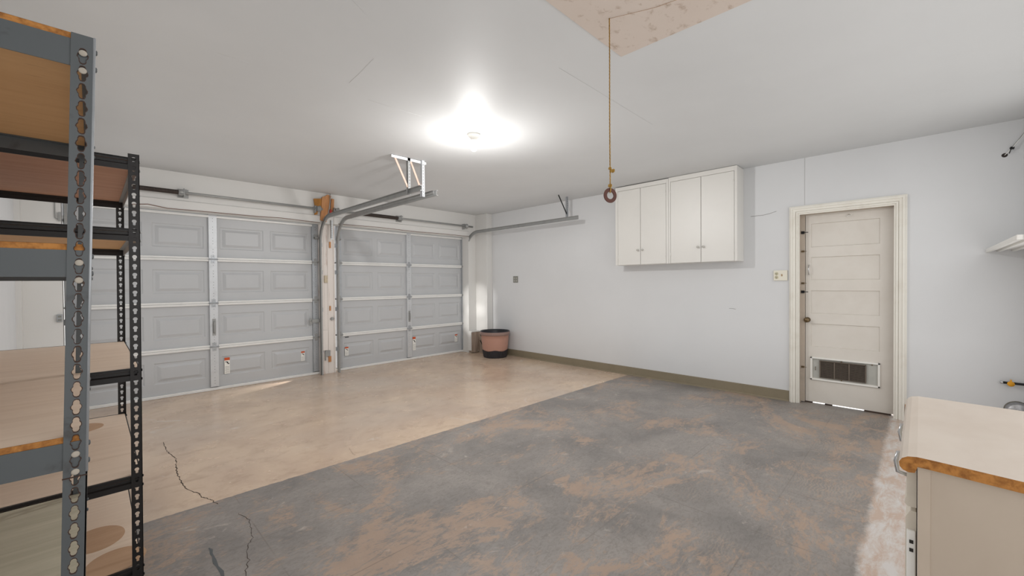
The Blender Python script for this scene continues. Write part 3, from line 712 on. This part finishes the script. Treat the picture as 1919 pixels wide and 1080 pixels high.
MB().tube([(-.245, YB-.008, 2.62), (-.245, YB-.010, 2.04), (-.243, YB-.010, 2.00), (-.225, YB-.010, 1.985), (-.212, YB-.010, 1.985)], .004, 6).build('cable', M['galvd'], o)
B(-.222, -.206, YB-.02, YB, 1.97, 2.06).build('clamp', M['galvd'], o)
o = thing('junction_box', (-.225, YB, 1.0), 'small metal junction box on the wall beside the left garage door', 'junction box')
B(-.245, -.207, YB-.03, YB, .965, 1.04).build('box', M['galv'], o, bevel=.003)
for z in (.985, 1.02): B(-.238, -.214, YB-.033, YB-.03, z-.01, z+.01).build('knockout', M['greyplate'], o)

# ------------------------------------------------------------------ right edge of the room: wall shelf, valve, vent, cable
s = thing('wall_shelf', (XR, -.53, 1.55), 'thin white hood shelf jutting from the right wall above the counter', 'shelf')
MB().box(3.76, XR, -.42, -.395, 1.549, 1.578).box(3.76, XR, YF, -.42, 1.566, 1.578).box(3.76, 3.785, YF, -.42, 1.549, 1.568).build('shelf_body', M['cab'], s, bevel=.003)
for y in (-.47, -.55, -.63): B(3.80, XR, y-.012, y+.012, 1.552, 1.567).build('batten', M['cab'], s, bevel=.002)
s = thing('gas_valve', (XR, -.53, .46), 'gas valve with a yellow lever handle on the right wall', 'valve')
MB().tube([(XR, -.70, .462), (XR-.03, -.68, .46), (XR-.03, -.49, .46)], .010, 10).build('pipe', M['iron'], s)
MB().lathe([(.011, 0), (.014, .003), (.014, .014), (.009, .02)], (XR-.03, -.495, .46), (0, 1, 0), 14).build('end_fitting', M['chrome'], s)
MB().lathe([(.021, -.004), (.021, .004), (.0, .006)], (XR-.046, -.535, .456), (-1, 0, 0), 18).box(XR-.054, XR-.046, -.539, -.529, .456, .492).build('lever', M['yellow'], s)
s = thing('dryer_vent', (XR, -.58, .25), 'crumpled foil dryer vent coming out of the right wall behind the counter', 'vent')
prof = []
for k in range(9): prof += [(.062+(.008 if k % 2 else 0), .012*k)]
MB().lathe([(.076, -.004), (.076, .004), (.062, .004)], (XR, -.575, .235), (-1, 0, 0), 30).build('collar', simple('torn_hole_edge', (120, 116, 108), .8, 0, .5, 40), s)
MB().lathe(prof, (XR, -.575, .235), (-1, 0, 0), 30).build('duct', M['foil'], s)
s = thing('cable_bundle', (XR, -.52, 2.4), 'thin cables tied together, hanging from a hole high on the right wall', 'cable')
MB().tube([(XR, -.497, 2.355), (XR-.01, -.51, 2.37), (XR-.03, -.54, 2.41), (XR-.03, -.60, 2.51), (XR-.02, -.68, 2.62)], .003, 6).build('wire', M['white'], s)
MB().tube([(XR-.02, -.52, 2.36), (XR-.025, -.53, 2.40), (XR-.03, -.575, 2.47), (XR-.025, -.65, 2.60)], .003, 6).build('wire', M['iron'], s)
knot((XR-.027, -.532, 2.40), .008).build('cable_tie', M['iron'], s)
MB().lathe([(.018, 0), (.014, .004), (.006, .002)], (XR, -.497, 2.355), (-1, 0, 0), 12).build('wall_hole', M['ventback'], s)

# ------------------------------------------------------------------ base cabinet and countertop
xe = lambda p: 1.341+.135*(p[0]-.034); xf_ = lambda p: 2.044+.075*(p[0]-.02)
prof = [(-.64, .910), (-.02, .910), (.004, .9095), (.020, .906), (.030, .899), (.035, .889), (.034, .879), (.028, .872), (.018, .869), (.008, .871), (.005, .880), (.003, .887), (-.64, .884)]
m = MB().prism(prof, xe, xf_, 0, 0, capmi=1)
m.build('countertop', [M['countertop'], M['particle']], label='beige laminate countertop with rounded nose and raw particleboard end', cat='countertop')
bc = thing('base_cabinet', (1.69, -.3, 0), 'cream base cabinet under the beige countertop', 'cabinet')
ce = lambda p: xe(p)+.012; cf = lambda p: xf_(p)-.01
MB().prism([(-.62, .0), (-.62, .8835), (-.018, .8835), (-.018, 0)], ce, cf, 0).build('carcass', M['cream_side'], bc)
MB().prism([(-.018, .0), (-.018, .8838), (.003, .8838), (.003, 0)], lambda p: xe((0, 0))+.008, cf, 0).build('face_frame', M['cream_side'], bc)
dr = MB().prism([(.005, .775), (.005, .866), (.022, .866), (.022, .80), (.026, .782), (.020, .775)], 1.375, 1.70, 0).build('drawer', M['cream_frame'], bc, bevel=.002)
MB().tube([(1.52, .022, .80), (1.52, .042, .805), (1.525, .046, .83), (1.54, .042, .85), (1.54, .022, .853)], .005, 8).build('handle', M['chrome'], dr)
dr = MB().prism([(.005, .775), (.005, .866), (.022, .866), (.022, .80), (.026, .782), (.020, .775)], 1.72, 2.00, 0).build('drawer', M['cream_frame'], bc, bevel=.002)
MB().tube([(1.82, .022, .80), (1.82, .042, .805), (1.825, .046, .83), (1.84, .042, .85), (1.84, .022, .853)], .005, 8).build('handle', M['chrome'], dr)
for a, b in ((1.375, 1.70), (1.72, 2.00)):
    dd = MB().prism([(.005, .10), (.005, .765), (.016, .765), (.024, .748), (.025, .12), (.018, .10)], a, b, 0).build('door', M['cream_frame'], bc, bevel=.002)
MB().box(1.366, 1.377, .006, .022, .60, .72).build('hinge', M['white'], bc, bevel=.002)
for z in (.695, .675): MB().box(1.3645, 1.367, .010, .017, z-.004, z+.004).build('hinge_slot', M['slot'], bc)
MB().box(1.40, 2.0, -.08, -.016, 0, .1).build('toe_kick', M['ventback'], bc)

# ------------------------------------------------------------------ floor cracks and wet scars (marks of the slab)
fl = bpy.data.objects['floor']
def crack(pts, w, name='crack', mat='crack'):
    P = []
    for (a, b) in zip(pts[:-1], pts[1:]):
        n = 6
        for k in range(n):
            f = k/n; P.append((a[0]+(b[0]-a[0])*f+random.uniform(-.006, .006), a[1]+(b[1]-a[1])*f+random.uniform(-.006, .006)))
    P.append(pts[-1]); vs = []
    for i, p in enumerate(P):
        q = P[min(i+1, len(P)-1)]; r = P[max(i-1, 0)]; d = Vector((q[0]-r[0], q[1]-r[1])).normalized(); ww = w*random.uniform(.35, 1)*(.3 if i in (0, len(P)-1) else 1)
        vs += [(p[0]-d.y*ww, p[1]+d.x*ww, .0006), (p[0]+d.y*ww, p[1]-d.x*ww, .0006)]
    MB().add(vs, [(2*i, 2*i+1, 2*i+3, 2*i+2) for i in range(len(P)-1)]).build(name, M[mat], fl)
crack([(.412, 4.55), (.399, 4.32), (.418, 4.15), (.435, 4.03), (.417, 3.91), (.402, 3.72), (.407, 3.55), (.412, 3.38), (.456, 3.26), (.467, 3.17), (.495, 3.12), (.516, 3.01)], .0035)
crack([(.576, 2.81), (.605, 2.68), (.585, 2.56), (.572, 2.48), (.533, 2.42), (.512, 2.29), (.479, 2.2), (.45, 2.0)], .002)
crack([(1.431, 3.265), (1.419, 3.193), (1.407, 3.097)], .0015)
crack([(.397, 2.547), (.398, 2.35), (.40, 2.0)], .009, 'filled_joint', 'greypost')

ce_ = bpy.data.objects['ceiling']
CEIL_CRACKS = [[(2.02, 1.576), (2.39, 1.58), (2.80, 1.588), (3.3, 1.595)], [(1.40, 2.802), (1.57, 2.801), (1.83, 2.787)], [(1.17, 2.27), (1.19, 2.51), (1.196, 2.65)], [(.86, 1.87), (1.0, 1.95)], [(.52, 2.83), (.67, 2.827)]]
for pts in CEIL_CRACKS:
    MB().tube([(x, y, H) for x, y in pts], .0007, 5).build('hairline_crack', M['seamw'], ce_)
for o_ in list(COL.objects):
    g_ = {'door track': 'galvanized tracks of the garage doors', 'spring bar': 'spring bars over the garage doors', 'shelving': 'steel shelving units on the left',
          'outlet': 'outlet plates on the right wall'}.get(o_.get('category'))
    if o_.parent is None and o_.name.startswith('wall_cabinet'): g_ = 'joined white wall cabinets'
    if g_: o_['group'] = g_
# ------------------------------------------------------------------ lights
def light(name, kind, loc, energy, color=(1, 1, 1), **kw):
    l = bpy.data.lights.new(name, kind); l.energy = energy; l.color = color
    o = bpy.data.objects.new(name, l); COL.objects.link(o); o.location = loc
    for k, v in kw.items():
        if k == 'rot': o.rotation_euler = v
        else: setattr(l, k, v)
    return o
bl = light('bulb_lamp', 'POINT', (2.382, 2.806, 2.49), 118, (1, .985, .965), shadow_soft_size=.034)
bl.data.use_nodes = True; nt = bl.data.node_tree; fo = nt.nodes.new('ShaderNodeLightFalloff')
fo.inputs['Strength'].default_value = 1; fo.inputs['Smooth'].default_value = .32
nt.links.new(fo.outputs['Quadratic'], nt.nodes['Emission'].inputs['Strength'])
light('rear_fill', 'AREA', (2.3, YF+.02, 1.45), 28, (1, .985, .97), shape='RECTANGLE', size=5.0, size_y=2.0, rot=(-PI/2, 0, PI))  # added soft fill across the closed wall behind the camera
def aim(o, p):
    o.rotation_euler = (Vector(p)-o.location).to_track_quat('-Z', 'Y').to_euler()
aim(light('gap_sunlight', 'SPOT', (2.29, 6.23, .12), 70, (1, .97, .93), spot_size=.42, spot_blend=.8, shadow_soft_size=.0), (1.0, 5.95, -.02))
for tz in (.62, 1.0):
    aim(light('gap_sunlight', 'SPOT', (2.66, 6.10, tz), 110, (1, .98, .95), spot_size=.30, spot_blend=1, shadow_soft_size=.01), (5.218, 6.03, tz))
aim(light('sun', 'SUN', (9, 2, 6), 6, (1, .97, .92), angle=.01), (6, 1.4, 4))
w = bpy.data.worlds.new('world'); bpy.context.scene.world = w; w.use_nodes = True
w.node_tree.nodes['Background'].inputs[0].default_value = (.985, .99, 1, 1); w.node_tree.nodes['Background'].inputs[1].default_value = 1.0

sc_ = bpy.context.scene
sc_.cycles.use_fast_gi = True; sc_.cycles.fast_gi_method = 'ADD'; w.light_settings.ao_factor = .215; w.light_settings.distance = .8
# ------------------------------------------------------------------ camera
F, YAW, PIT, ROL = 776.566, .792665, .0119995, -.0074587
cyw, syw = math.cos(YAW), math.sin(YAW); cp_, sp_ = math.cos(PIT), math.sin(PIT); cr, sr = math.cos(ROL), math.sin(ROL)
f = Vector((syw*cp_, cyw*cp_, -sp_)); u = Vector((syw*sp_, cyw*sp_, cp_)); r = Vector((cyw, -syw, 0))
r3 = r*cr+u*sr; u3 = u*cr-r*sr
cam = bpy.data.cameras.new('camera'); co = bpy.data.objects.new('camera', cam); COL.objects.link(co)
cam.sensor_width = 36; cam.lens = 36*F/1919; cam.clip_start = .02
co.matrix_world = Matrix(((r3.x, u3.x, -f.x, 0), (r3.y, u3.y, -f.y, 0), (r3.z, u3.z, -f.z, 1.32), (0, 0, 0, 1)))
sc = bpy.context.scene; sc.camera = co
sc.view_settings.view_transform = 'Standard'; sc.view_settings.look = 'None'; sc.view_settings.exposure = .2
